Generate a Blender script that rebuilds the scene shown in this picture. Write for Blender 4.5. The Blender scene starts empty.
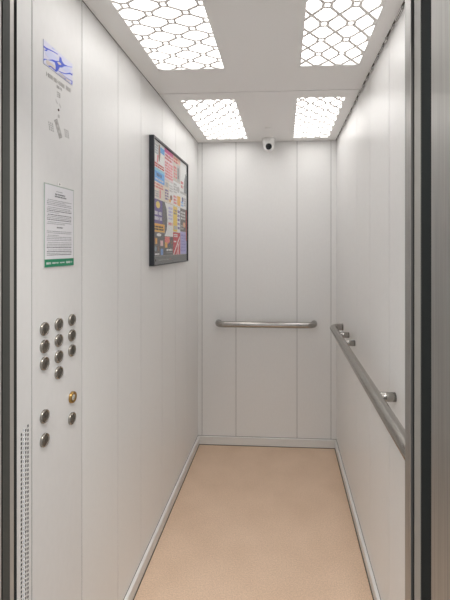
import bpy, bmesh, math, random
from mathutils import Vector, Matrix

random.seed(7)
C = bpy.context.scene
COL = C.collection
PI = math.pi

# ------------------------------------------------------------------ camera, world, exposure
W, H, FRONT = 1.05, 2.3036, -2.045          # cabin: left wall x=0, back wall y=0, floor z=0
cam_data = bpy.data.cameras.new('camera')
cam = bpy.data.objects.new('camera', cam_data)
COL.objects.link(cam)
cam.location = (0.651, -2.9687, 1.5037)
cam.rotation_euler = (PI / 2, 0, 0.06043)
cam_data.sensor_fit = 'AUTO'
cam_data.sensor_width = 36
cam_data.lens = 392 * 36 / 600
cam_data.shift_x = -(259.34 - 225) / 600
cam_data.shift_y = (247.33 - 300) / 600
cam_data.clip_start = 0.02
C.camera = cam

world = bpy.data.worlds.new('landing_ambience')
C.world = world
world.use_nodes = True
bg = world.node_tree.nodes['Background']
bg.inputs[0].default_value = (0.95, 0.97, 1.0, 1)
bg.inputs[1].default_value = 0.5

ll = bpy.data.lights.new('landing_fill', 'AREA')   # added unseen fill light above the camera, lifts floor and lower walls
ll.shape = 'RECTANGLE'
ll.size, ll.size_y = 1.0, 0.4
ll.energy = 21
ll.color = (1.0, 0.97, 0.93)
lo_ = bpy.data.objects.new('landing_fill', ll)
lo_.location = (0.55, -2.95, 2.72)
lo_.rotation_euler = (math.radians(28), 0, 0)
COL.objects.link(lo_)

LAMP = 2.4                                   # emission of the four ceiling diffusers
C.view_settings.view_transform = 'Standard'
C.view_settings.look = 'None'
C.view_settings.gamma = 1
C.view_settings.use_curve_mapping = False
C.view_settings.exposure = 0.75


# ------------------------------------------------------------------ materials
def lin(r, g, b):
    f = lambda c: (c / 255 / 12.92) if c / 255 <= 0.04045 else ((c / 255 + 0.055) / 1.055) ** 2.4
    return (f(r), f(g), f(b), 1)


def mat(name, col, rough=0.5, metal=0.0, spec=0.5):
    m = bpy.data.materials.new(name)
    m.use_nodes = True
    b = m.node_tree.nodes['Principled BSDF']
    b.inputs['Base Color'].default_value = col
    b.inputs['Roughness'].default_value = rough
    b.inputs['Metallic'].default_value = metal
    b.inputs['Specular IOR Level'].default_value = spec
    return m


def noise_mat(name, col_a, col_b, scale, rough, bump=0.0, metal=0.0, detail=4.0, spec=0.5, rough_var=0.0, bumpscale=None):
    """colour varied by noise in object space; scale may be a triple for brushed grain"""
    m = mat(name, col_a, rough, metal, spec)
    nt = m.node_tree
    N, L = nt.nodes, nt.links
    b = N['Principled BSDF']
    tc = N.new('ShaderNodeTexCoord')
    mp = N.new('ShaderNodeMapping')
    mp.inputs['Scale'].default_value = scale if isinstance(scale, tuple) else (scale,) * 3
    L.new(tc.outputs['Object'], mp.inputs[0])
    nz = N.new('ShaderNodeTexNoise')
    nz.inputs['Scale'].default_value = 1
    nz.inputs['Detail'].default_value = detail
    L.new(mp.outputs[0], nz.inputs[0])
    mr = N.new('ShaderNodeMapRange')
    mr.inputs[1].default_value = 0.3
    mr.inputs[2].default_value = 0.7
    L.new(nz.outputs[0], mr.inputs[0])
    mx = N.new('ShaderNodeMix')
    mx.data_type = 'RGBA'
    L.new(mr.outputs[0], mx.inputs[0])
    mx.inputs[6].default_value = col_a
    mx.inputs[7].default_value = col_b
    L.new(mx.outputs[2], b.inputs['Base Color'])
    if rough_var:
        r2 = N.new('ShaderNodeMapRange')
        r2.inputs[1].default_value = 0.3
        r2.inputs[2].default_value = 0.7
        r2.inputs[3].default_value = rough - rough_var
        r2.inputs[4].default_value = rough + rough_var
        L.new(nz.outputs[0], r2.inputs[0])
        L.new(r2.outputs[0], b.inputs['Roughness'])
    if bump:
        bp = N.new('ShaderNodeBump')
        bp.inputs['Strength'].default_value = bump
        bp.inputs['Distance'].default_value = 0.002
        L.new(nz.outputs[0], bp.inputs['Height'])
        L.new(bp.outputs[0], b.inputs['Normal'])
    return m


M = {}
M['wall'] = noise_mat('cream_wall_laminate', (0.855, 0.85, 0.84, 1), (0.835, 0.83, 0.82, 1), (90, 90, 40), 0.36, bump=0.03, spec=0.45)
M['panel'] = noise_mat('control_panel_steel', (0.81, 0.80, 0.79, 1), (0.79, 0.78, 0.77, 1), (60, 60, 30), 0.36, bump=0.03, spec=0.45)
M['ceiling'] = mat('white_ceiling_paint', (0.93, 0.915, 0.90, 1), 0.45)
M['seam'] = mat('grey_seam_backing', (0.07, 0.062, 0.055, 1), 0.9)
M['skirting'] = mat('pale_grey_skirting', (0.80, 0.795, 0.78, 1), 0.3)
M['gasket'] = mat('dark_floor_gasket', (0.10, 0.085, 0.07, 1), 0.8)
M['steel'] = mat('brushed_steel', (0.41, 0.395, 0.37, 1), 0.24, 1.0)
M['steel_jamb'] = noise_mat('brushed_steel_jamb', (0.37, 0.36, 0.345, 1), (0.31, 0.305, 0.29, 1), (160, 160, 3), 0.36, metal=0.85, rough_var=0.05)
M['jamb'] = noise_mat('warm_grey_jamb', (0.50, 0.475, 0.44, 1), (0.46, 0.44, 0.41, 1), (120, 120, 3), 0.38, metal=0.35)
M['door'] = mat('grey_door_edge', (0.30, 0.29, 0.265, 1), 0.45, 0.2)
M['charcoal'] = mat('charcoal_door_and_gap_shade', (0.020, 0.023, 0.023, 1), 0.8, 0.0, 0.06)
M['greydark'] = mat('dark_grey_door_and_gap_shade', (0.075, 0.078, 0.072, 1), 0.6, 0.0, 0.3)
M['black'] = mat('black_gap_shade', (0.012, 0.012, 0.012, 1), 0.7)
M['grille'] = mat('white_grille', (0.90, 0.875, 0.85, 1), 0.5)
M['button'] = mat('button_steel', (0.36, 0.335, 0.30, 1), 0.26, 1.0)
M['button_cap'] = mat('button_cap_steel', (0.20, 0.185, 0.165, 1), 0.34, 0.9)
M['glyph'] = mat('engraved_mark', (0.06, 0.055, 0.05, 1), 0.6)
M['brass'] = mat('brass', (0.42, 0.26, 0.09, 1), 0.3, 1.0)
M['ivory'] = mat('pale_key_slot', (0.75, 0.72, 0.62, 1), 0.5)
M['white'] = mat('white_plastic', (0.90, 0.895, 0.885, 1), 0.3)
M['lens'] = mat('black_lens', (0.008, 0.008, 0.009, 1), 0.12)
M['frame'] = mat('black_frame', (0.026, 0.030, 0.038, 1), 0.34)
M['print_grey'] = mat('grey_print', (0.40, 0.385, 0.37, 1), 0.6)
M['print_pale'] = mat('pale_grey_print', (0.58, 0.565, 0.55, 1), 0.6)
M['acrylic'] = mat('greenish_acrylic_edge', (0.50, 0.55, 0.51, 1), 0.25)
M['paper'] = mat('white_paper', (0.80, 0.79, 0.82, 1), 0.45)
M['ink'] = mat('grey_ink', (0.38, 0.38, 0.39, 1), 0.7)
M['ink_dark'] = mat('dark_ink', (0.10, 0.10, 0.105, 1), 0.7)
M['green'] = mat('green_strip', lin(0, 132, 92), 0.45)

for key, k_ in (('diffuser_back', 1.0), ('diffuser_front', 0.78)):    # the front pair is a little dimmer
    m = bpy.data.materials.new('lit_' + key)
    m.use_nodes = True
    b = m.node_tree.nodes['Principled BSDF']
    b.inputs['Base Color'].default_value = (0.8, 0.8, 0.8, 1)
    b.inputs['Emission Color'].default_value = (1.0, 0.99, 0.975, 1)
    b.inputs['Emission Strength'].default_value = LAMP * k_
    M[key] = m

m = noise_mat('tan_linoleum', (0.78, 0.585, 0.435, 1), (0.72, 0.53, 0.385, 1), 5, 0.5, spec=0.35)
nt = m.node_tree
N, L = nt.nodes, nt.links
mx0 = [n for n in N if n.type == 'MIX'][0]
n2 = N.new('ShaderNodeTexNoise')
n2.inputs['Scale'].default_value = 170
n2.inputs['Detail'].default_value = 3
tc = [n for n in N if n.type == 'TEX_COORD'][0]
L.new(tc.outputs['Object'], n2.inputs[0])
mx = N.new('ShaderNodeMix')
mx.data_type = 'RGBA'
mx.blend_type = 'MULTIPLY'
mx.inputs[0].default_value = 1
mr = N.new('ShaderNodeMapRange')
mr.inputs[1].default_value = 0.35
mr.inputs[2].default_value = 0.65
mr.inputs[3].default_value = 0.88
mr.inputs[4].default_value = 1.08
L.new(n2.outputs[0], mr.inputs[0])
L.new(mx0.outputs[2], mx.inputs[6])
L.new(mr.outputs[0], mx.inputs[7])
L.new(mx.outputs[2], N['Principled BSDF'].inputs['Base Color'])
M['floor'] = m

m = bpy.data.materials.new('clear_acrylic')
m.use_nodes = True
nt = m.node_tree
nt.nodes.remove(nt.nodes['Principled BSDF'])
out = nt.nodes['Material Output']
tr = nt.nodes.new('ShaderNodeBsdfTransparent')
gl = nt.nodes.new('ShaderNodeBsdfGlossy')
gl.inputs['Roughness'].default_value = 0.08
ms = nt.nodes.new('ShaderNodeMixShader')
ms.inputs[0].default_value = 0.08
nt.links.new(tr.outputs[0], ms.inputs[1])
nt.links.new(gl.outputs[0], ms.inputs[2])
nt.links.new(ms.outputs[0], out.inputs[0])
M['clear'] = m

PRINT = {}


def pr(r, g, b):
    k = (r, g, b)
    if k not in PRINT:
        c = lin(r, g, b)
        PRINT[k] = mat('print_%02x%02x%02x' % k, tuple(min(0.92, 1.3 * v + 0.012) for v in c[:3]) + (1,), 0.45)
    return PRINT[k]


# ------------------------------------------------------------------ mesh helpers
class MB:
    """collects shapes and links them as ONE mesh object (materials per face)"""

    def __init__(self):
        self.bm = bmesh.new()
        self.mats = []

    def mi(self, m):
        if m not in self.mats:
            self.mats.append(m)
        return self.mats.index(m)

    def box(self, x0, x1, y0, y1, z0, z1, m, bevel=0.0, seg=2):
        i = self.mi(m)
        v = [self.bm.verts.new((x, y, z)) for x in (x0, x1) for y in (y0, y1) for z in (z0, z1)]
        fs = []
        for q in ((0, 1, 3, 2), (4, 6, 7, 5), (0, 4, 5, 1), (2, 3, 7, 6), (0, 2, 6, 4), (1, 5, 7, 3)):
            f = self.bm.faces.new([v[k] for k in q])
            f.material_index = i
            fs.append(f)
        if bevel:
            es = set(e for f in fs for e in f.edges)
            bmesh.ops.bevel(self.bm, geom=list(es), offset=bevel, segments=seg, affect='EDGES', profile=0.5)
        return self

    def prism(self, pts, axis, a0, a1, m):
        """2-D outline extruded along an axis; pts are the other two coordinates in order"""
        def P(p, a):
            return Vector((a, p[0], p[1])) if axis == 0 else Vector((p[0], a, p[1])) if axis == 1 else Vector((p[0], p[1], a))
        lo = [self.bm.verts.new(P(p, a0)) for p in pts]
        hi = [self.bm.verts.new(P(p, a1)) for p in pts]
        i = self.mi(m)
        fs = [self.bm.faces.new(lo[::-1]), self.bm.faces.new(hi)]
        n = len(pts)
        for k in range(n):
            fs.append(self.bm.faces.new((lo[k], lo[(k + 1) % n], hi[(k + 1) % n], hi[k])))
        for f in fs:
            f.material_index = i
        bmesh.ops.recalc_face_normals(self.bm, faces=fs)
        return self

    def lathe(self, prof, m, mtx=None, seg=32):
        """profile of (radius, height) turned about local z"""
        mtx = mtx or Matrix()
        rings = []
        for r, h in prof:
            if r < 1e-6:
                rings.append([self.bm.verts.new(mtx @ Vector((0, 0, h)))])
            else:
                rings.append([self.bm.verts.new(mtx @ Vector((r * math.cos(2 * PI * k / seg), r * math.sin(2 * PI * k / seg), h))) for k in range(seg)])
        i = self.mi(m)
        fs = []
        for a, b in zip(rings, rings[1:]):
            for k in range(seg):
                j = (k + 1) % seg
                if len(a) == 1 and len(b) == 1:
                    continue
                if len(a) == 1:
                    f = self.bm.faces.new((a[0], b[k], b[j]))
                elif len(b) == 1:
                    f = self.bm.faces.new((a[k], a[j], b[0]))
                else:
                    f = self.bm.faces.new((a[k], a[j], b[j], b[k]))
                f.material_index = i
                f.smooth = True
                fs.append(f)
        bmesh.ops.recalc_face_normals(self.bm, faces=fs)
        return self

    def tube(self, path, r, m, seg=24):
        pts = [Vector(p) for p in path]
        rings = []
        n = len(pts)
        prev = None
        for k, p in enumerate(pts):
            t = (pts[min(k + 1, n - 1)] - pts[max(k - 1, 0)]).normalized()
            up = Vector((0, 0, 1)) if prev is None else prev
            u = (up - t * up.dot(t)).normalized()
            prev = u
            w = t.cross(u)
            rings.append([self.bm.verts.new(p + r * (math.cos(2 * PI * q / seg) * u + math.sin(2 * PI * q / seg) * w)) for q in range(seg)])
        i = self.mi(m)
        fs = []
        for a, b in zip(rings, rings[1:]):
            for q in range(seg):
                f = self.bm.faces.new((a[q], a[(q + 1) % seg], b[(q + 1) % seg], b[q]))
                f.smooth = True
                fs.append(f)
        fs.append(self.bm.faces.new(rings[0][::-1]))
        fs.append(self.bm.faces.new(rings[-1]))
        for f in fs:
            f.material_index = i
        bmesh.ops.recalc_face_normals(self.bm, faces=fs)
        return self

    def bar2d(self, a, b, w, z0, z1, m):
        """flat strut in the xy plane between two points"""
        a, b = Vector(a), Vector(b)
        t = (b - a).normalized()
        n = Vector((-t.y, t.x)) * w / 2
        return self.prism([a - n, b - n, b + n, a + n], 2, z0, z1, m)

    def build(self, name, parent=None, origin=None):
        me = bpy.data.meshes.new(name)
        o = bpy.data.objects.new(name, me)
        off = Vector((0, 0, 0))
        if parent is not None:
            off = Vector(parent.location)
        elif origin is not None:
            off = Vector(origin)
            o.location = off
        if off.length:
            bmesh.ops.translate(self.bm, verts=self.bm.verts, vec=-off)
        self.bm.to_mesh(me)
        self.bm.free()
        for mm in self.mats:
            me.materials.append(mm)
        COL.objects.link(o)
        if parent is not None:
            o.parent = parent
        return o


def tag(o, label, cat, group=None, kind=None):
    o['label'] = label
    o['category'] = cat
    if group:
        o['group'] = group
    if kind:
        o['kind'] = kind
    return o


def thing(name, label, cat, loc, group=None):
    o = bpy.data.objects.new(name, None)
    COL.objects.link(o)
    o.location = loc
    o.empty_display_size = 0.05
    return tag(o, label, cat, group)


def struct(mb, name, label, cat, parent=None):
    o = mb.build(name, parent)
    return tag(o, label, cat, kind='structure')


# ------------------------------------------------------------------ the cabin shell
ZT = 2.36        # the walls run on above the hung ceiling
G = 0.0017       # half a seam between wall panels

f = MB().box(-0.03, W + 0.03, -2.06, 0.03, -0.03, 0.0, M['floor'])
struct(f, 'floor', 'tan speckled linoleum floor of the lift cabin', 'floor')


def panelled(axis, face, out, cuts, z0, z1, m, mseam, G=G):
    """wall of flat panels with thin dark seams; axis 0: wall in the yz plane at x=face, axis 1: in the xz plane"""
    mb = MB()
    t = 0.018 * out
    for a, b in zip(cuts, cuts[1:]):
        lo, hi = sorted((face, face + t))
        if axis == 0:
            mb.box(lo, hi, a + G, b - G, z0, z1, m)
        else:
            mb.box(a + G, b - G, lo, hi, z0, z1, m)
    for c in cuts[1:-1]:                      # dark joint strip just below the surface
        lo, hi = sorted((face + 0.0012 * out, face + 0.017 * out))
        if axis == 0:
            mb.box(lo, hi, c - G, c + G, z0, z1, mseam)
        else:
            mb.box(c - G, c + G, lo, hi, z0, z1, mseam)
    lo, hi = sorted((face + t, face + t + 0.008 * out))
    if axis == 0:
        mb.box(lo, hi, cuts[0], cuts[-1], z0, z1, mseam)
    else:
        mb.box(cuts[0], cuts[-1], lo, hi, z0, z1, mseam)
    return mb


struct(panelled(0, 0.0, -1, [-1.734, -1.456, -1.205, -0.890, -0.620, -0.345, 0.0], 0, ZT, M['wall'], M['seam']),
       'wall_left', 'left cream wall of tall flat panels behind the advert board', 'wall')
struct(panelled(0, W, 1, [-2.08, -1.463, -1.139, -0.815, -0.49, 0.0], 0, ZT, M['wall'], M['seam']),
       'wall_right', 'right cream wall of tall flat panels behind the long handrail', 'wall')
struct(panelled(1, 0.0, 1, [-0.026, 0.032, 0.293, 0.756, 1.010, W + 0.026], 0, ZT, M['wall'], M['seam'], 0.0012),
       'wall_back', 'back cream wall of tall flat panels at the cabin end', 'wall')

# front transom over the doorway, above the picture
mb = MB().box(-0.03, W + 0.12, -2.124, -2.084, 2.12, ZT, M['wall'])
struct(mb, 'wall_front', 'front transom over the doorway of the cabin', 'wall')

# skirting: upstand with a rounded top edge, and the dark joint to the floor
def skirt(name, label, pts_axis, a0, a1, flip):
    """cross-section extruded along the wall; flip mirrors it to face into the room"""
    h, t = 0.064, 0.016
    sec = [(0, 0.002), (t - 0.004, 0.002), (t - 0.004, h - 0.009), (t, h - 0.007), (t, h - 0.003), (t - 0.003, h), (0, h)]
    mb = MB()
    if pts_axis == 'left':
        mb.prism([(p[0], p[1]) for p in sec], 1, a0, a1, M['skirting'])
        mb.box(0, t, a0, a1, 0, 0.003, M['gasket'])
        mb.box(0, 0.0016, a0, a1, h - 0.001, h + 0.0016, M['gasket'])
    elif pts_axis == 'right':
        mb.prism([(W - p[0], p[1]) for p in sec], 1, a0, a1, M['skirting'])
        mb.box(W - t, W, a0, a1, 0, 0.003, M['gasket'])
        mb.box(W - 0.0016, W, a0, a1, h - 0.001, h + 0.0016, M['gasket'])
    else:
        mb.prism([(-p[0], p[1]) for p in sec], 0, a0, a1, M['skirting'])
        mb.box(a0, a1, -t, 0, 0, 0.003, M['gasket'])
        mb.box(a0, a1, -0.0016, 0, h - 0.001, h + 0.0016, M['gasket'])
    return struct(mb, name, label, 'skirting board')


skirt('baseboard_left', 'pale grey skirting along the foot of the left wall', 'left', -1.98, -0.0005, 1)
skirt('baseboard_right', 'pale grey skirting along the foot of the right wall', 'right', -2.07, -0.0005, 1)
skirt('baseboard_back', 'pale grey skirting along the foot of the back wall', 'back', 0.0, W, 1)

# hung ceiling: two lit panels and a plain strip between, open over the four lamps
LX, RX = (0.088, 0.392), (0.724, 0.986)
BY, FY = (-0.862, -0.090), (-1.990, -1.224)
EL, ER = 0.003, W - 0.008
mb = MB()


def ceiling_panel(y0, y1, ly):
    z0, z1 = H, H + 0.012
    mc = M['ceiling']
    mb.box(EL, LX[0], y0, y1, z0, z1, mc)
    mb.box(LX[1], RX[0], y0, y1, z0, z1, mc)
    mb.box(RX[1], ER, y0, y1, z0, z1, mc)
    for xx in (LX, RX):
        mb.box(xx[0], xx[1], y0, ly[0], z0, z1, mc)
        mb.box(xx[0], xx[1], ly[1], y1, z0, z1, mc)


ceiling_panel(-0.954, -0.006, BY)
ceiling_panel(-2.08, -1.117, FY)
mb.box(EL, ER, -1.1138, -0.9572, H + 0.0015, H + 0.012, M['ceiling'])
mb.box(-0.02, W + 0.02, -2.08, 0.02, ZT, ZT + 0.02, M['seam'])
struct(mb, 'ceiling', 'white hung ceiling panels around the four lamps', 'ceiling')

# sealing trims in the joint between ceiling and side walls
mb = MB().box(W - 0.008, W, -2.07, -0.004, H + 0.002, H + 0.006, M['gasket'])
y = -2.0
k = 0
while y < -0.05:                              # crumpled bits of sealant showing along the joint
    ln = 0.02 + 0.06 * random.random()
    mb.box(W - 0.007 - 0.004 * random.random(), W - 0.0005, y, y + ln, H - 0.004 - 0.007 * random.random(), H + 0.0025, M['wall'], 0.0015)
    y += ln + 0.015 + 0.05 * random.random()
    k += 1
struct(mb, 'trim_1', 'ragged joint sealant where ceiling meets right wall', 'trim')
mb = MB().box(0.0, 0.003, -2.04, -0.004, H + 0.001, H + 0.006, M['seam'])
struct(mb, 'trim_2', 'dark joint where ceiling meets left wall', 'trim')

# ------------------------------------------------------------------ entrance: strips of both jambs, from cabin to landing
# left: perforated ventilation strip ending the wall
mb = MB()
ya, yb = -2.0455, -1.9895
cols = [-2.0290, -2.0205, -2.0120, -2.0035]
cw, sh, pitch = 0.0052, 0.0078, 0.0112
zs, ze = 0.30, 1.046
mp_ = M['panel']
T0, T1 = -0.0007, 0.0
mb.box(T0, T1, ya, yb, ze + 0.012, ZT, mp_)
mb.box(T0, T1, ya, yb, 0, zs, mp_)
edges = [ya]
for c in cols:
    edges += [c - cw / 2, c + cw / 2]
edges.append(yb)
for a, b_ in zip(edges[0::2], edges[1::2]):
    mb.box(T0, T1, a, b_, zs, ze + 0.012, mp_)
for ci, c in enumerate(cols):
    zt = ze - (0.5 * pitch if ci % 2 == 0 else 0) + 0.0015 * ci
    z0 = zs
    zz = zt - sh - pitch * int((zt - sh - zs) / pitch)
    while zz + sh < zt + 1e-6:
        mb.box(T0, T1, c - cw / 2, c + cw / 2, z0, zz, mp_)
        z0 = zz + sh
        zz += pitch
    mb.box(T0, T1, c - cw / 2, c + cw / 2, z0, ze + 0.012, mp_)
mb.box(-0.026, -0.022, ya, yb, 0, ZT, M['black'])  # darkness behind the slots, put in as a black sheet
mb.box(-0.022, T0, ya, ya + 0.002, 0, ZT, M['greydark'])  # panel end coloured dark grey to carry the shade of the gap
struct(mb, 'trim_3', 'narrow upright strip with rows of small vent slots beside the control panel', 'trim')

mb = MB().box(-0.03, 0.020, -2.0977, -2.0845, 0, 2.12, M['jamb'], 0.0006)
mb.box(-0.03, -0.012, -2.0845, -2.0465, 0, 2.12, M['greydark'])  # gap beside the jamb, its shade put into a dark grey fill
struct(mb, 'trim_4', 'slim metal jamb strip left of the doorway', 'trim')
mb = MB().box(-0.35, 0.030, -2.1345, -2.1118, 0, 2.12, M['greydark'])
mb.box(-0.35, 0.010, -2.1118, -2.0995, 0, 2.12, M['black'])  # black fill painted in as shade between jamb strip and door
struct(mb, 'door_1', 'dark grey edge of the open sliding door at left', 'door')
mb = MB().box(-0.10, 0.050, -2.34, -2.1655, 0, 2.14, M['jamb'], 0.001)
mb.box(-0.10, 0.012, -2.1655, -2.1365, 0, 2.14, M['black'])  # shade of the gap before the frame, set as a black block
struct(mb, 'trim_5', 'warm grey landing door frame at far left edge', 'trim')

# right
mb = MB().box(0.920, W + 0.09, -2.1235, -2.0838, 0, 2.12, M['steel_jamb'], 0.0004)
struct(mb, 'trim_6', 'shiny steel jamb strip right of the doorway', 'trim')
mb = MB().box(0.9245, W + 0.30, -2.1455, -2.1250, 0, 2.12, M['charcoal'])  # charcoal block stands for the shade in the thin gap at the jamb
mb.box(0.920, W + 0.30, -2.1835, -2.1460, 0, 2.12, M['door'], 0.0004)
struct(mb, 'door_2', 'grey edge of the open cabin door at right', 'door')
mb = MB().box(0.9205, W + 0.30, -2.2365, -2.1845, 0, 2.12, M['charcoal'])
struct(mb, 'door_3', 'charcoal edge of the open landing door at right', 'door')
mb = MB().box(0.920, 1.12, -2.420, -2.2370, 0, 2.14, M['steel_jamb'], 0.0015)
struct(mb, 'trim_7', 'brushed steel landing door frame at far right edge', 'trim')

# landing outside, out of the picture
mb = MB().box(-1.2, 2.3, -3.9, -2.065, -0.03, -0.002, M['jamb'])
struct(mb, 'trim_8', 'landing floor in front of the lift', 'landing floor')
mb = MB().box(-1.2, -0.1, -2.42, -2.36, 0, 2.6, M['wall'])
mb.box(1.12, 2.3, -2.42, -2.36, 0, 2.6, M['wall'])
mb.box(-0.1, 1.12, -2.42, -2.24, 2.141, 2.6, M['wall'])
struct(mb, 'wall_landing', 'landing wall around the lift doorway', 'wall')


# ------------------------------------------------------------------ ceiling lamps
def clip(a, b, x0, x1, y0, y1):
    t0, t1 = 0.0, 1.0
    d = (b[0] - a[0], b[1] - a[1])
    for p, q in ((-d[0], a[0] - x0), (d[0], x1 - a[0]), (-d[1], a[1] - y0), (d[1], y1 - a[1])):
        if abs(p) < 1e-12:
            if q < 0:
                return None
        else:
            r = q / p
            if p < 0:
                t0 = max(t0, r)
            else:
                t1 = min(t1, r)
    if t1 - t0 < 1e-4:
        return None
    return (a[0] + t0 * d[0], a[1] + t0 * d[1]), (a[0] + t1 * d[0], a[1] + t1 * d[1])


def lattice(x0, x1, y0, y1, ox, oy, hx, hy, every, s, w=0.0115):
    """diagonal net with a little open square at the crossings (all of them, or every second one)"""
    mb = MB()
    z0, z1 = H + 0.0015, H + 0.0055
    zj = random.Random(5)                     # struts meet at slightly different heights

    def strut(a, b, w=w):
        c = clip(a, b, x0, x1, y0, y1)
        if c:
            mb.bar2d(c[0], c[1], w, z0 + 0.0009 * zj.random(), z1, M['grille'])

    def square(i, j):
        return every or (i % 2 == 0 and j % 2 == 0)
    ni = int((x1 - x0) / hx) + 3
    nj = int((y1 - y0) / hy) + 3
    i0 = int((x0 - ox) / hx) - 2
    j0 = int((y0 - oy) / hy) - 2
    for i in range(i0, i0 + ni + 3):
        for j in range(j0, j0 + nj + 3):
            if (i + j) % 2:
                continue
            p = (ox + i * hx, oy + j * hy)
            sq = square(i, j)
            for dx, dy in ((1, 1), (1, -1)):
                q = (ox + (i + dx) * hx, oy + (j + dy) * hy)
                a, b = p, q
                if sq:
                    a = (p[0] + dx * s, p[1] + dy * s)
                if square(i + dx, j + dy):
                    b = (q[0] - dx * s, q[1] - dy * s)
                strut(a, b)
            if sq:
                cs = [(p[0] - s, p[1] - s), (p[0] + s, p[1] - s), (p[0] + s, p[1] + s), (p[0] - s, p[1] + s)]
                for k in range(4):
                    strut(cs[k], cs[(k + 1) % 4], w * 0.9)
    return mb


def ceiling_light(label, xx, yy, pat):
    x0, x1 = xx
    y0, y1 = yy
    t = thing('ceiling_light', label, 'ceiling light', ((x0 + x1) / 2, (y0 + y1) / 2, H), 'lamps in the ceiling')
    gb = lattice(x0 + 0.0005, x1 - 0.0005, y0 + 0.0005, y1 - 0.0005, *pat)
    za, zb = H + 0.0006, H + 0.0085           # thin rim with rounded corners
    gb.box(x0 + 0.0004, x0 + 0.004, y0 + 0.0004, y1 - 0.0004, za, zb, M['ceiling'])
    gb.box(x1 - 0.004, x1 - 0.0004, y0 + 0.0004, y1 - 0.0004, za, zb, M['ceiling'])
    gb.box(x0 + 0.004, x1 - 0.004, y0 + 0.0004, y0 + 0.004, za, zb, M['ceiling'])
    gb.box(x0 + 0.004, x1 - 0.004, y1 - 0.004, y1 - 0.0004, za, zb, M['ceiling'])
    r = 0.014
    for cx, sx in ((x0 + 0.0004, 1), (x1 - 0.0004, -1)):
        for cy, sy in ((y0 + 0.0004, 1), (y1 - 0.0004, -1)):
            pts = [(cx, cy)] + [(cx + sx * r * (1 - math.sin(a)), cy + sy * r * (1 - math.cos(a))) for a in [k * PI / 12 for k in range(7)]]
            gb.prism(pts, 2, za, zb, M['ceiling'])
    gb.build('grille', t)
    MB().box(x0 + 0.001, x1 - 0.001, y0 + 0.001, y1 - 0.001, H + 0.040, H + 0.043, M['diffuser_front' if y0 < -1 else 'diffuser_back']).build('diffuser', t)
    hb = MB()
    e = 0.0125
    hb.box(x0 - e, x0, y0 - e, y1 + e, H + 0.0125, H + 0.05, M['white'])
    hb.box(x1, x1 + e, y0 - e, y1 + e, H + 0.0125, H + 0.05, M['white'])
    hb.box(x0, x1, y0 - e, y0, H + 0.0125, H + 0.05, M['white'])
    hb.box(x0, x1, y1, y1 + e, H + 0.0125, H + 0.05, M['white'])
    hb.box(x0 - e, x1 + e, y0 - e, y1 + e, H + 0.05, H + 0.052, M['white'])
    hb.build('housing', t)
    return t


HEX = lambda ox, oy, w: (ox, oy, 0.0478, 0.0553, False, 0.0135, w)
ceiling_light('front left ceiling lamp behind white net of octagons with a square at every crossing', LX, FY, (0.319, -1.6471, 0.064, 0.0489, True, 0.0125, 0.0102))
ceiling_light('front right ceiling lamp behind white honeycomb net, nearest the right doorway jamb', RX, FY, HEX(0.798, -1.549, 0.0115))
ceiling_light('back left ceiling lamp behind white honeycomb net, above the advert board', LX, BY, HEX(0.150, -0.768, 0.0135))
ceiling_light('back right ceiling lamp behind white honeycomb net, right of the security camera', RX, BY, HEX(0.804, -0.768, 0.0135))

# ------------------------------------------------------------------ control panel
cp = thing('control_panel', 'tall flush steel control panel with round lift buttons on the left wall', 'control panel', (0.0, -1.861, 1.15))
mb = MB().box(-0.018, 0.0, -1.988 + G, -1.734 - G, 0.0, ZT, M['panel'])
mb.box(-0.017, -0.0012, -1.9895, -1.988 + G, 0.0, ZT, M['seam'])
mb.box(-0.017, -0.0012, -1.734 - G, -1.734 + G, 0.0, ZT, M['seam'])
mb.build('face_plate', cp)


def rot_x(loc):
    """local z out of the left wall (+x)"""
    return Matrix.Translation(loc) @ Matrix.Rotation(PI / 2, 4, 'Y')


c0, c1, c2 = -1.9375, -1.8695, -1.7985
spots = [(c0, 1.2814), (c1, 1.2806), (c2, 1.2803), (c0, 1.2338), (c1, 1.2338), (c2, 1.2325), (c0, 1.1871), (c1, 1.187), (c2, 1.186),
         (c1, 1.1404), (c0, 1.0430), (c0, 0.9785), (c2, 0.9768)]
proto = None
for k, (by, bz) in enumerate(spots):
    if proto is None:
        MBb = MB().lathe([(0.0182, 0.0), (0.0182, 0.0040), (0.0168, 0.0062), (0.0145, 0.0062), (0.0132, 0.0042), (0.0132, 0.001)], M['button'], rot_x((0, by, bz)))
        ring = MBb.build('button', cp)
        mbc = MB().lathe([(0.0131, 0.001), (0.0131, 0.0048), (0.0120, 0.0056), (0.0, 0.0058)], M['button_cap'], rot_x((0, by, bz)))
        mbc.box(0.0055, 0.0061, by - 0.0035, by + 0.0035, bz - 0.0008, bz + 0.0008, M['glyph'])
        mbc.box(0.0055, 0.0061, by - 0.0012, by + 0.0006, bz - 0.006, bz + 0.006, M['glyph'])
        cap = mbc.build('button_cap', cp)
        cap.parent = ring
        proto = (ring, cap, by, bz)
    else:
        r2 = proto[0].copy()
        COL.objects.link(r2)
        r2.location = (0, by - proto[2], bz - proto[3])
        q2 = proto[1].copy()
        COL.objects.link(q2)
        q2.parent = r2
by, bz = c2 + 0.002, 1.0415
ks = MB().lathe([(0.0175, 0.0), (0.0175, 0.0055), (0.016, 0.008), (0.0115, 0.008), (0.0105, 0.004), (0.0, 0.004)], M['brass'], rot_x((0, by, bz))).build('key_switch', cp)
ks['label'] = 'brass key switch with pale slot'
kb = MB().lathe([(0.0085, 0.003), (0.0085, 0.0068), (0.0, 0.0072)], M['ivory'], rot_x((0, by, bz)))
kb.box(0.0068, 0.0076, by - 0.0012, by + 0.0012, bz - 0.005, bz + 0.005, M['glyph'])
kb = kb.build('key_slot', cp)
kb.parent = ks

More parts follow.
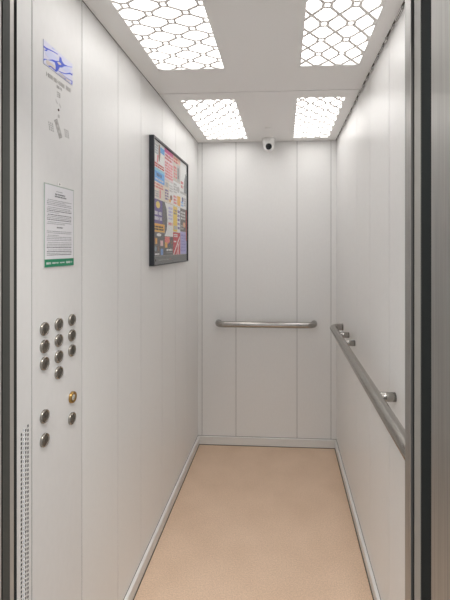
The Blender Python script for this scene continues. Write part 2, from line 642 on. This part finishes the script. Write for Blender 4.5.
# picture plate: blue four-pointed star ornament on white
y0, y1, z0, z1 = -1.9412, -1.7946, 2.004, 2.0695
pl = MB().box(0.0, 0.0016, y0, y1, z0, z1, pr(196, 196, 214))
blue, pale, cream = pr(36, 70, 192), pr(186, 190, 226), pr(192, 182, 176)



def U(u, v):
    return (y0 + u * (y1 - y0), z0 + v * (z1 - z0))


def shape(pts, m, a=0.0016, b=0.0019):
    pl.prism([U(*p) for p in pts], 0, a, b, m)


# pale rounded cells of the ornament, their lower part cream
def blob(cu, cv, ru, rv, m, a, b, n=14):
    shape([(min(1, max(0, cu + ru * math.copysign(abs(math.cos(t)) ** 0.7, math.cos(t)))), min(1, max(0, cv + rv * math.copysign(abs(math.sin(t)) ** 0.7, math.sin(t))))) for t in [2 * PI * k / n + 0.02 for k in range(n)]], m, a, b)


blob(0.24, 0.56, 0.20, 0.17, pale, 0.0016, 0.0018)
blob(0.22, 0.16, 0.15, 0.10, cream, 0.0016, 0.0018)
blob(0.78, 0.52, 0.17, 0.15, pale, 0.0016, 0.0018)
blob(0.70, 0.10, 0.20, 0.05, cream, 0.0016, 0.0018)
star = [(0.52, 0.85), (0.58, 0.84), (0.60, 0.72), (0.68, 0.665), (0.82, 0.72), (0.67, 0.555), (0.60, 0.43), (0.52, 0.36), (0.48, 0.22), (0.425, 0.06),
        (0.375, 0.06), (0.385, 0.28), (0.36, 0.40), (0.26, 0.37), (0.10, 0.245), (0.27, 0.44), (0.40, 0.52), (0.50, 0.62)]
shape(star, blue, 0.0019, 0.0022)
shape([(0.43, 0.50), (0.50, 0.58), (0.57, 0.56), (0.56, 0.50), (0.49, 0.45)], cream, 0.0022, 0.0024)


def stroke(pts, m, w0, w1):
    """tapering line through (u, v) points; widths in millimetres at both ends"""
    q = [Vector(U(*p)) for p in pts]
    n = len(q) - 1
    for k in range(n):
        t = (q[k + 1] - q[k]).normalized()
        nn = Vector((-t.y, t.x)) * 0.0005
        wa, wb = w0 + (w1 - w0) * k / n, w0 + (w1 - w0) * (k + 1) / n
        pl.prism([q[k] - nn * wa, q[k + 1] - nn * wb, q[k + 1] + nn * wb, q[k] + nn * wa], 0, 0.0019, 0.0021, m)


stroke([(0.0, 0.70), (0.06, 0.70), (0.12, 0.73), (0.30, 0.82), (0.46, 0.87)], blue, 5.0, 2.0)
stroke([(0.11, 0.72), (0.09, 0.62), (0.03, 0.58)], blue, 4.5, 2.5)
stroke([(0.26, 0.93), (0.34, 0.95)], pr(150, 160, 226), 2.5, 2.0)
stroke([(0.80, 0.69), (0.99, 0.85)], pr(110, 130, 220), 2.0, 1.6)
stroke([(0.0, 0.12), (0.03, 0.20), (0.10, 0.25)], blue, 3.5, 1.5)
stroke([(0.15, 0.04), (0.24, 0.10), (0.40, 0.06)], blue, 2.5, 3.5)
stroke([(0.46, 0.16), (0.60, 0.20), (0.74, 0.29), (0.84, 0.40), (0.89, 0.46), (0.99, 0.49)], blue, 1.6, 4.6)
stroke([(0.99, 0.56), (0.97, 0.44)], blue, 2.5, 2.5)
stroke([(0.55, 0.16), (0.75, 0.13), (0.96, 0.17)], pr(110, 120, 190), 1.2, 3.0)
stroke([(0.98, 0.20), (0.97, 0.02)], blue, 3.6, 5.0)
stroke([(0.46, 0.07), (0.70, 0.03), (0.95, 0.03)], pr(150, 150, 180), 1.2, 1.6)
stroke([(0.69, 0.04), (0.74, 0.04)], blue, 3.5, 3.5)
pl = pl.build('emblem_plate', cp)
pl['label'] = 'white plate with blue star ornament'


# engraved writing too small to read: letter-like strokes
def script(mb, yy0, yy1, zc, hgt, m, xa=0.0, xb=0.0004, seed=1, word=None):
    rnd = random.Random(seed)
    y = yy0
    cw = hgt * 0.62
    left = rnd.randint(3, 8)
    while y + cw * 0.7 < yy1:
        w = cw * (0.5 + 0.35 * rnd.random())
        s = hgt * 0.17
        k = rnd.randint(0, 3)
        mb.box(xa, xb, y, y + s, zc - hgt / 2, zc + hgt / 2, m)
        if k != 1:
            mb.box(xa, xb, y + s, y + w, zc + hgt / 2 - s, zc + hgt / 2, m)
        if k in (1, 2):
            mb.box(xa, xb, y + s, y + w, zc - s / 2, zc + s / 2, m)
        if k in (0, 2, 3):
            mb.box(xa, xb, y + w - s, y + w, zc - hgt / 2, zc + hgt / 2 - s, m)
        y += w + hgt * 0.2
        left -= 1
        if left <= 0 and word is None:
            y += hgt * 0.5
            left = rnd.randint(3, 9)


mb = MB()
script(mb, -1.926, -1.836, 1.9822, 0.0115, M['print_grey'], seed=3, word=1)
script(mb, -1.829, -1.804, 1.9840, 0.0115, M['print_grey'], seed=4, word=1)
script(mb, -1.876, -1.850, 1.9680, 0.0085, M['print_grey'], seed=5, word=1)
for dy, dz, sy, sz in ((-0.004, 0, 0.014, 0.0022), (-0.004, -0.006, 0.012, 0.0022), (-0.004, -0.012, 0.013, 0.0022), (0.009, -0.006, 0.0025, 0.014)):
    mb.box(0, 0.0004, -1.871 + dy, -1.871 + dy + sy, 1.9525 + dz - sz / 2, 1.9525 + dz + sz / 2, M['print_grey'])
mb.build('engraved_lettering', cp)

# faint handset outline, dark red signal lamp, little square, oblong sign, two fields of speaker holes
mb = MB()
for dy, dz in ((-0.010, 0.004), (0.007, -0.001)):
    py_, pz_ = -1.867 + dy, 1.919 + dz
    mb.prism([(py_ - 0.005, pz_ + 0.004), (py_ - 0.0035, pz_ + 0.0055), (py_ + 0.005, pz_ - 0.004), (py_ + 0.0035, pz_ - 0.0055)], 0, 0, 0.0004, M['print_pale'])
mb.build('engraved_handset', cp)
MB().box(0, 0.0004, -1.870, -1.862, 1.880, 1.889, M['print_pale']).build('engraved_square', cp)
MB().lathe([(0.0036, 0.0), (0.0036, 0.0010), (0.0, 0.0016)], mat('dark_red_lens', (0.05, 0.015, 0.01, 1), 0.3), rot_x((0, -1.8675, 1.9026)), 16).build('signal_lamp', cp)
mb = MB()
pa, pb = Vector((-1.882, 1.8705)), Vector((-1.8555, 1.8245))
t = (pb - pa).normalized()
n = Vector((-t.y, t.x))
wd = 0.0080
mb.prism([pa - n * wd, pb - n * wd, pb + n * wd, pa + n * wd], 0, 0, 0.0003, M['print_pale'])
for a, b_, o1, o2 in ((0, 1, -1, -0.8), (0, 1, 0.8, 1), (0, 0.06, -1, 1), (0.94, 1, -1, 1), (0.1, 0.28, -0.5, 0.5), (0.42, 0.58, -0.3, 0.3), (0.74, 0.9, -0.55, 0.55)):
    p, q = pa.lerp(pb, a), pa.lerp(pb, b_)
    mb.prism([p + n * wd * o1, q + n * wd * o1, q + n * wd * o2, p + n * wd * o2], 0, 0, 0.0005, M['print_grey'])
mb.build('oblong_sign', cp)
for cy, cz in ((-1.9060, 1.8430), (-1.8260, 1.8460)):
    mb = MB()
    for i in range(3):
        for j in range(4):
            mb.lathe([(0.0017, 0.0), (0.0017, 0.0004), (0, 0.0004)], M['glyph'], rot_x((0, cy + (i - 1) * 0.0085 + 0.0012 * j, cz + (1.5 - j) * 0.0062)), 8)
    mb.build('speaker_holes', cp)

# ------------------------------------------------------------------ notice in a clear holder
nt_ = thing('notice', 'white printed rules sheet with green foot strip in a clear holder below the emblem', 'notice', (0.0005, -1.8635, 1.448))
y0, y1, z0, z1 = -1.9385, -1.7885, 1.448, 1.681
MB().box(0.0005, 0.0022, y0, y1, z0, z1, M['acrylic']).build('holder_plate', nt_)
tb = MB().box(0.0005, 0.0020, -1.873, -1.856, z1, z1 + 0.011, M['ceiling'], 0.0005)
tb.lathe([(0.003, 0.0), (0.003, 0.0004), (0, 0.0004)], M['print_grey'], rot_x((0.002, -1.8645, z1 + 0.006)), 12)
tb.build('hanging_tab', nt_)
sh_ = MB().box(0.0022, 0.0026, y0 + 0.003, y1 - 0.003, z0 + 0.0225, z1 - 0.003, M['paper'])
rnd = random.Random(11)
script(sh_, -1.888, -1.835, 1.6555, 0.0042, M['ink_dark'], 0.0026, 0.0028, seed=21, word=1)
script(sh_, -1.890, -1.830, 1.6490, 0.0042, M['ink_dark'], 0.0026, 0.0028, seed=22, word=1)
script(sh_, -1.884, -1.850, 1.6635, 0.0020, M['ink'], 0.0026, 0.0028, seed=20, word=1)
z = 1.637
k = 0
while z > 1.478:
    if 1.553 < z < 1.567:
        if z > 1.557:
            script(sh_, -1.880, -1.848, 1.5605, 0.0038, M['ink_dark'], 0.0026, 0.0028, seed=31, word=1)
        z = 1.549
        continue
    end = -1.802 if rnd.random() < 0.72 else -1.802 - 0.07 * rnd.random()
    dark = M['ink_dark'] if rnd.random() < 0.18 or z < 1.51 and rnd.random() < 0.5 else M['ink']
    script(sh_, -1.928 + (0.004 if k % 4 == 0 else 0), end, z, 0.0022, dark, 0.0026, 0.0028, seed=40 + k)
    z -= 0.0047 if k % 4 != 3 else 0.0066
    k += 1
sh_.build('printed_sheet', nt_)
gs = MB().box(0.0022, 0.0027, y0 + 0.001, y1 - 0.001, z0 + 0.001, z0 + 0.0222, M['green'])
script(gs, -1.930, -1.906, z0 + 0.0112, 0.0058, M['paper'], 0.0027, 0.0029, seed=80, word=1)
script(gs, -1.902, -1.870, z0 + 0.0112, 0.0040, M['paper'], 0.0027, 0.0029, seed=81)
script(gs, -1.864, -1.840, z0 + 0.0112, 0.0036, M['paper'], 0.0027, 0.0029, seed=82)
script(gs, -1.832, -1.796, z0 + 0.0112, 0.0066, M['paper'], 0.0027, 0.0029, seed=83)
gs = gs.build('footer_strip', nt_)
gs['label'] = 'green strip with white print'

# ------------------------------------------------------------------ advert board
B0, B1, Z0, Z1, D = -1.0975, -0.405, 1.412, 2.052, 0.025
bd = thing('advert_board', 'black framed board of colourful advert flyers hanging on the left wall', 'notice board', (0.0, (B0 + B1) / 2, Z0))
MB().box(0.0005, 0.014, B0 + 0.004, B1 - 0.004, Z0 + 0.004, Z1 - 0.004, M['print_grey']).build('backing', bd)
fw = 0.010
fb = MB()
fb.box(0.0, D, B0, B0 + fw, Z0, Z1, M['frame'], 0.0012)
fb.box(0.0, D, B1 - fw, B1, Z0, Z1, M['frame'], 0.0012)
fb.box(0.0, D, B0 + fw, B1 - fw, Z1 - fw, Z1, M['frame'], 0.0012)
fb.box(0.0, D, B0 + fw, B1 - fw, Z0, Z0 + 0.005, M['frame'], 0.0012)
fb.build('frame', bd)
ft = MB().box(0.014, 0.0155, B0 + fw, B1 - fw, Z0 + 0.005, Z0 + 0.046, pr(98, 98, 98))
ft.box(0.0155, 0.0158, B0 + 0.045, B0 + 0.058, Z0 + 0.020, Z0 + 0.031, M['lens'])
ft.box(0.0155, 0.0158, B0 + 0.30, B0 + 0.31, Z0 + 0.022, Z0 + 0.030, pr(190, 60, 60))
script(ft, B0 + 0.10, B0 + 0.28, Z0 + 0.026, 0.006, pr(150, 150, 150), 0.0155, 0.0157, seed=90)
ft = ft.build('footer_bar', bd)
ft['label'] = 'plain grey bar along the bottom of the board'

white, offw, beige, lgrey, dgrey = pr(222, 220, 220), pr(232, 230, 232), pr(214, 204, 192), pr(176, 174, 174), pr(88, 86, 86)
red, pink, magenta, sky, navy = pr(196, 52, 58), pr(214, 120, 124), pr(206, 70, 140), pr(70, 156, 222), pr(60, 66, 120)
purple, lav, orange, yellow, crimson = pr(92, 70, 140), pr(170, 166, 206), pr(226, 164, 60), pr(228, 190, 80), pr(186, 40, 56)
brown, teal, black_ = pr(130, 92, 76), pr(120, 140, 150), pr(40, 38, 42)
iy0, iy1 = B0 + fw, B1 - fw
izb, izt = Z0 + 0.048, Z1 - fw
ZM = 1.748                                    # joint between the two tiers
COLS = [iy0 + f_ * (iy1 - iy0) for f_ in (0.0, 0.285, 0.53, 0.765, 1.0)]


def flyer(col, za, zb, base, items, seed, ya=None, yb=None):
    a, b_ = (COLS[col], COLS[col + 1]) if ya is None else (ya, yb)
    a += 0.0012
    b_ -= 0.0012
    mb = MB().box(0.014, 0.0152, a, b_, za + 0.001, zb - 0.001, base)
    w, h = b_ - a, zb - za - 0.002
    lev = 0
    for it in items:
        xa = 0.0152 + 0.00015 * lev
        lev += 1
        kind, u0, v0, u1, v1, m = it[:6]
        if kind == 'r':
            mb.box(0.0150, xa + 0.0002, a + u0 * w, a + u1 * w, za + 0.001 + v0 * h, za + 0.001 + v1 * h, m)
        elif kind == 't':                     # rows of writing
            rows = it[6]
            for q in range(rows):
                hh = h * (v1 - v0) / rows
                zc = za + 0.001 + h * v0 + hh * (q + 0.5)
                script(mb, a + u0 * w, a + u1 * w, zc, hh * 0.66, m, 0.0150, xa + 0.0002, seed=seed * 13 + q)
        elif kind == 'p':                     # outline
            mb.prism([(a + p[0] * w, za + 0.001 + p[1] * h) for p in it[6]], 0, 0.0150, xa + 0.0002, m)
        elif kind == 'o':
            cu, cv, ru, rv = u0, v0, u1, v1
            mb.prism([(a + (cu + ru * math.cos(2 * PI * q / 20)) * w, za + 0.001 + (cv + rv * math.sin(2 * PI * q / 20)) * h) for q in range(20)], 0, 0.0150, xa + 0.0002, m)
    return mb.build('flyer', bd)


R, T, P, O = 'r', 't', 'p', 'o'
up = izt - ZM
lo = ZM - izb
# upper tier
flyer(0, ZM + 0.53 * up, izt, white, [(T, 0.08, 0.5, 0.42, 0.88, teal, 4), (R, 0.62, 0.66, 1.0, 0.88, sky), (P, 0, 0, 0, 0, brown, [(0.48, 0.92), (0.58, 0.92), (0.62, 0.6), (0.56, 0.3), (0.5, 0.3), (0.46, 0.6)]),
      (P, 0, 0, 0, 0, pink, [(0.36, 0.5), (0.46, 0.5), (0.42, 0.22), (0.34, 0.22)]), (T, 0.05, 0.02, 0.95, 0.2, red, 2)], 1)
flyer(0, ZM + 0.30 * up, ZM + 0.53 * up, sky, [(R, 0, 0.8, 1, 1, pr(130, 190, 230)), (T, 0.3, 0.35, 0.85, 0.75, navy, 1), (T, 0.2, 0.08, 0.9, 0.3, white, 1)], 2)
flyer(0, ZM, ZM + 0.30 * up, beige, [(T, 0.08, 0.62, 0.9, 0.95, red, 2), (R, 0.55, 0.1, 0.66, 0.6, pink), (T, 0.1, 0.1, 0.5, 0.5, lgrey, 3)], 3)
flyer(1, ZM + 0.42 * up, izt, pr(226, 200, 204), [(R, 0, 0.86, 1, 1, magenta), (T, 0.06, 0.64, 0.94, 0.84, crimson, 2), (T, 0.06, 0.06, 0.94, 0.6, pink, 6)], 4)
flyer(1, ZM, ZM + 0.42 * up, beige, [(R, 0.52, 0.05, 1.0, 1.0, offw), (T, 0.05, 0.1, 0.45, 0.6, purple, 4), (T, 0.55, 0.55, 0.95, 0.9, lgrey, 3), (O, 0.75, 0.3, 0.14, 0.12, brown), (O, 0.62, 0.14, 0.1, 0.08, orange), (R, 0.1, 0.7, 0.4, 0.9, lgrey)], 5)
flyer(2, ZM + 0.50 * up, izt, pr(196, 186, 178), [(R, 0.0, 0.78, 1.0, 1.0, pr(216, 176, 160)), (R, 0.55, 0.05, 0.95, 0.72, lgrey), (T, 0.08, 0.72, 0.6, 0.95, red, 2), (T, 0.08, 0.1, 0.5, 0.6, pink, 4), (R, 0.6, 0.15, 0.75, 0.6, dgrey)], 6)
flyer(2, ZM, ZM + 0.50 * up, offw, [(R, 0.55, 0.05, 1.0, 0.45, orange), (O, 0.7, 0.72, 0.18, 0.13, lgrey), (T, 0.05, 0.5, 0.5, 0.92, lgrey, 4), (T, 0.05, 0.05, 0.5, 0.42, pink, 3)], 7)
flyer(3, ZM + 0.32 * up, izt, offw, [(P, 0, 0, 0, 0, pr(120, 122, 126), [(0.55, 0.0), (0.98, 0.0), (0.98, 0.66), (0.82, 0.70), (0.74, 0.58), (0.66, 0.52), (0.58, 0.3)]), (T, 0.08, 0.15, 0.45, 0.4, red, 2), (R, 0, 0, 1, 0.05, lgrey)], 8)
flyer(3, ZM, ZM + 0.32 * up, white, [(T, 0.1, 0.1, 0.5, 0.5, sky, 2), (O, 0.35, 0.62, 0.12, 0.16, navy), (T, 0.55, 0.2, 0.95, 0.8, lgrey, 4)], 9)
# lower tier
flyer(0, izb + 0.42 * lo, ZM, purple, [(R, 0.0, 0.0, 1.0, 0.26, orange), (O, 0.42, 0.84, 0.17, 0.11, yellow), (T, 0.15, 0.34, 0.75, 0.66, offw, 2), (R, 0.8, 0.26, 1.0, 1.0, dgrey), (T, 0.05, 0.04, 0.9, 0.2, black_, 2)], 10)
flyer(0, izb, izb + 0.42 * lo, pr(84, 78, 80), [(O, 0.5, 0.9, 0.2, 0.07, offw), (R, 0.62, 0.42, 0.86, 0.66, pr(220, 184, 186)), (R, 0.66, 0.02, 0.86, 0.3, pr(110, 150, 200)), (R, 0.2, 0.5, 0.34, 0.75, orange), (O, 0.22, 0.3, 0.08, 0.1, teal),
      (R, 0.4, 0.2, 0.5, 0.4, brown), (T, 0.05, 0.02, 0.55, 0.12, offw, 1), (R, 0.05, 0.6, 0.14, 0.8, crimson)], 11)
flyer(1, izb + 0.36 * lo, ZM, offw, [(P, 0, 0, 0, 0, pr(80, 80, 84), [(0.0, 0.0), (0.24, 0.2), (0.3, 0.5), (0.22, 0.8), (0.0, 1.0)]), (T, 0.42, 0.5, 0.95, 0.92, lav, 4), (T, 0.42, 0.32, 0.95, 0.46, red, 1)], 12)
flyer(1, izb, izb + 0.36 * lo, pr(78, 78, 78), [(O, 0.32, 0.95, 0.33, 0.24 * 0.2, pr(214, 110, 106)), (O, 0.3, 0.8, 0.3, 0.19, pr(214, 110, 106)), (R, 0.02, 0.4, 0.3, 0.68, orange), (T, 0.2, 0.2, 0.9, 0.36, offw, 1), (R, 0.2, 0.11, 0.9, 0.13, lgrey), (R, 0.45, 0.5, 0.58, 0.66, navy), (R, 0.72, 0.6, 0.86, 0.8, brown)], 13)
flyer(2, izb + 0.46 * lo, ZM, offw, [(R, 0.0, 0.02, 0.55, 0.98, yellow), (T, 0.08, 0.66, 0.5, 0.88, navy, 2), (T, 0.6, 0.1, 0.95, 0.9, purple, 5), (R, 0.08, 0.1, 0.5, 0.24, lgrey)], 14)
flyer(2, izb, izb + 0.46 * lo, crimson, [(P, 0, 0, 0, 0, offw, [(0.0, 0.0), (0.1, 0.0), (0.9, 0.74), (0.9, 0.86)]), (P, 0, 0, 0, 0, pr(220, 170, 174), [(0.4, 0.0), (0.48, 0.0), (0.95, 0.55), (0.95, 0.64)]), (R, 0.62, 0.0, 0.76, 0.5, pr(220, 180, 182)),
      (T, 0.08, 0.78, 0.6, 0.94, offw, 2), (R, 0.08, 0.56, 0.4, 0.62, offw)], 15)
flyer(3, izb + 0.50 * lo, ZM, pr(92, 84, 82), [(R, 0.9, 0.0, 1.0, 1.0, red), (T, 0.08, 0.5, 0.8, 0.9, offw, 3), (O, 0.6, 0.3, 0.2, 0.12, pr(206, 160, 120)), (T, 0.08, 0.06, 0.5, 0.3, lgrey, 2)], 16)
flyer(3, izb, izb + 0.50 * lo, lav, [(R, 0.9, 0.6, 1.0, 1.0, red), (T, 0.1, 0.1, 0.85, 0.9, pr(136, 130, 186), 6)], 17)
MB().box(0.0215, 0.0225, B0 + fw - 0.002, B1 - fw + 0.002, Z0 + 0.004, Z1 - fw + 0.002, M['clear']).build('clear_cover', bd)


# ------------------------------------------------------------------ handrails
def arc(c, r, a0, a1, eu, ev, n=8):
    c, eu, ev = Vector(c), Vector(eu), Vector(ev)
    return [c + r * (math.cos(a0 + (a1 - a0) * k / n) * eu + math.sin(a0 + (a1 - a0) * k / n) * ev) for k in range(n + 1)]


def flange(parent, loc, axis):
    """round rosette on the wall; axis 'y' faces -y, 'x' faces -x"""
    mt = Matrix.Translation(loc) @ (Matrix.Rotation(PI / 2, 4, 'X') if axis == 'y' else Matrix.Rotation(-PI / 2, 4, 'Y'))
    return MB().lathe([(0.0, 0.0), (0.0235, 0.0), (0.0235, 0.003), (0.0215, 0.004), (0.0, 0.004)], M['steel'], mt).build('wall_flange', parent)


zr, off, rr, bend = 0.930, 0.070, 0.0225, 0.052
xa, xb = 0.138, 0.906
hr = thing('handrail', 'short level steel handrail on the back wall', 'handrail', ((xa + xb) / 2, -off, zr))
path = [Vector((xa + rr, -0.004, zr)), Vector((xa + rr, -off + bend, zr))]
path += arc((xa + rr + bend, -off + bend, zr), bend, 0, PI / 2, (-1, 0, 0), (0, -1, 0))[1:]
path += arc((xb - rr - bend, -off + bend, zr), bend, 0, PI / 2, (0, -1, 0), (1, 0, 0))
path += [Vector((xb - rr, -0.004, zr))]
MB().tube(path, rr, M['steel']).build('rail', hr)
flange(hr, (xa + rr, 0, zr), 'y')
flange(hr, (xb - rr, 0, zr), 'y')

zr = 0.971
rr = 0.0222
ya, yb = -0.30, -2.05
hr = thing('handrail', 'long steel handrail along the right wall running out behind the door jamb', 'handrail', (W - off, (ya + yb) / 2, zr))
path = [Vector((W - 0.004, ya - rr, zr)), Vector((W - off + bend, ya - rr, zr))]
path += arc((W - off + bend, ya - rr - bend, zr), bend, 0, PI / 2, (0, 1, 0), (-1, 0, 0))[1:]
path += arc((W - off + bend, yb + rr + bend, zr), bend, 0, PI / 2, (-1, 0, 0), (0, -1, 0))
path += [Vector((W - 0.004, yb + rr, zr))]
MB().tube(path, rr, M['steel']).build('rail', hr)
flange(hr, (W, ya - rr, zr), 'x')
flange(hr, (W, yb + rr, zr), 'x')
for py in (-0.562, -0.760, -1.548):
    mt = Matrix.Translation((W, py, zr)) @ Matrix.Rotation(-PI / 2, 4, 'Y')
    MB().lathe([(0.0, 0.0), (0.0165, 0.0), (0.0165, off - 0.008), (0.0, off - 0.008)], M['steel'], mt).build('rail_bracket', hr)

# ------------------------------------------------------------------ security camera and ceiling cap
cx, cy = 0.546, -0.085
sc = thing('security_camera', 'white dome security camera with black lens under the ceiling at the back', 'security camera', (cx, cy, H))
MB().lathe([(0.0, 0.0), (0.047, 0.0), (0.0475, -0.010), (0.0465, -0.024), (0.044, -0.038), (0.040, -0.050), (0.036, -0.054)], M['white'], Matrix.Translation((cx, cy, H))).build('base_ring', sc)
bc = Vector((cx, cy - 0.002, H - 0.057))
prof = [(0.041 * math.sin(PI * k / 18), 0.041 * math.cos(PI * k / 18)) for k in range(19)]
eye = MB().lathe(prof, M['white'], Matrix.Translation(bc)).build('eyeball', sc)
d = (Vector((0.60, -2.6, 1.50)) - bc).normalized()
q = d.to_track_quat('Z', 'Y').to_matrix().to_4x4()
ln_ = MB().lathe([(0.0, 0.0), (0.0225, 0.033), (0.0225, 0.0395), (0.020, 0.0405), (0.0175, 0.0385), (0.010, 0.0415), (0.0, 0.0425)], M['lens'], Matrix.Translation(bc) @ q).build('lens', sc)
ln_.parent = eye

tag(MB().lathe([(0.0, 0.0), (0.019, 0.0), (0.019, -0.003), (0.0165, -0.005), (0.0, -0.0055)], M['ceiling'], Matrix.Translation((0.549, -0.345, H))).build('ceiling_rosette', origin=(0.549, -0.345, H)),
    'small round white cap on the ceiling just in front of the security camera', 'cap')
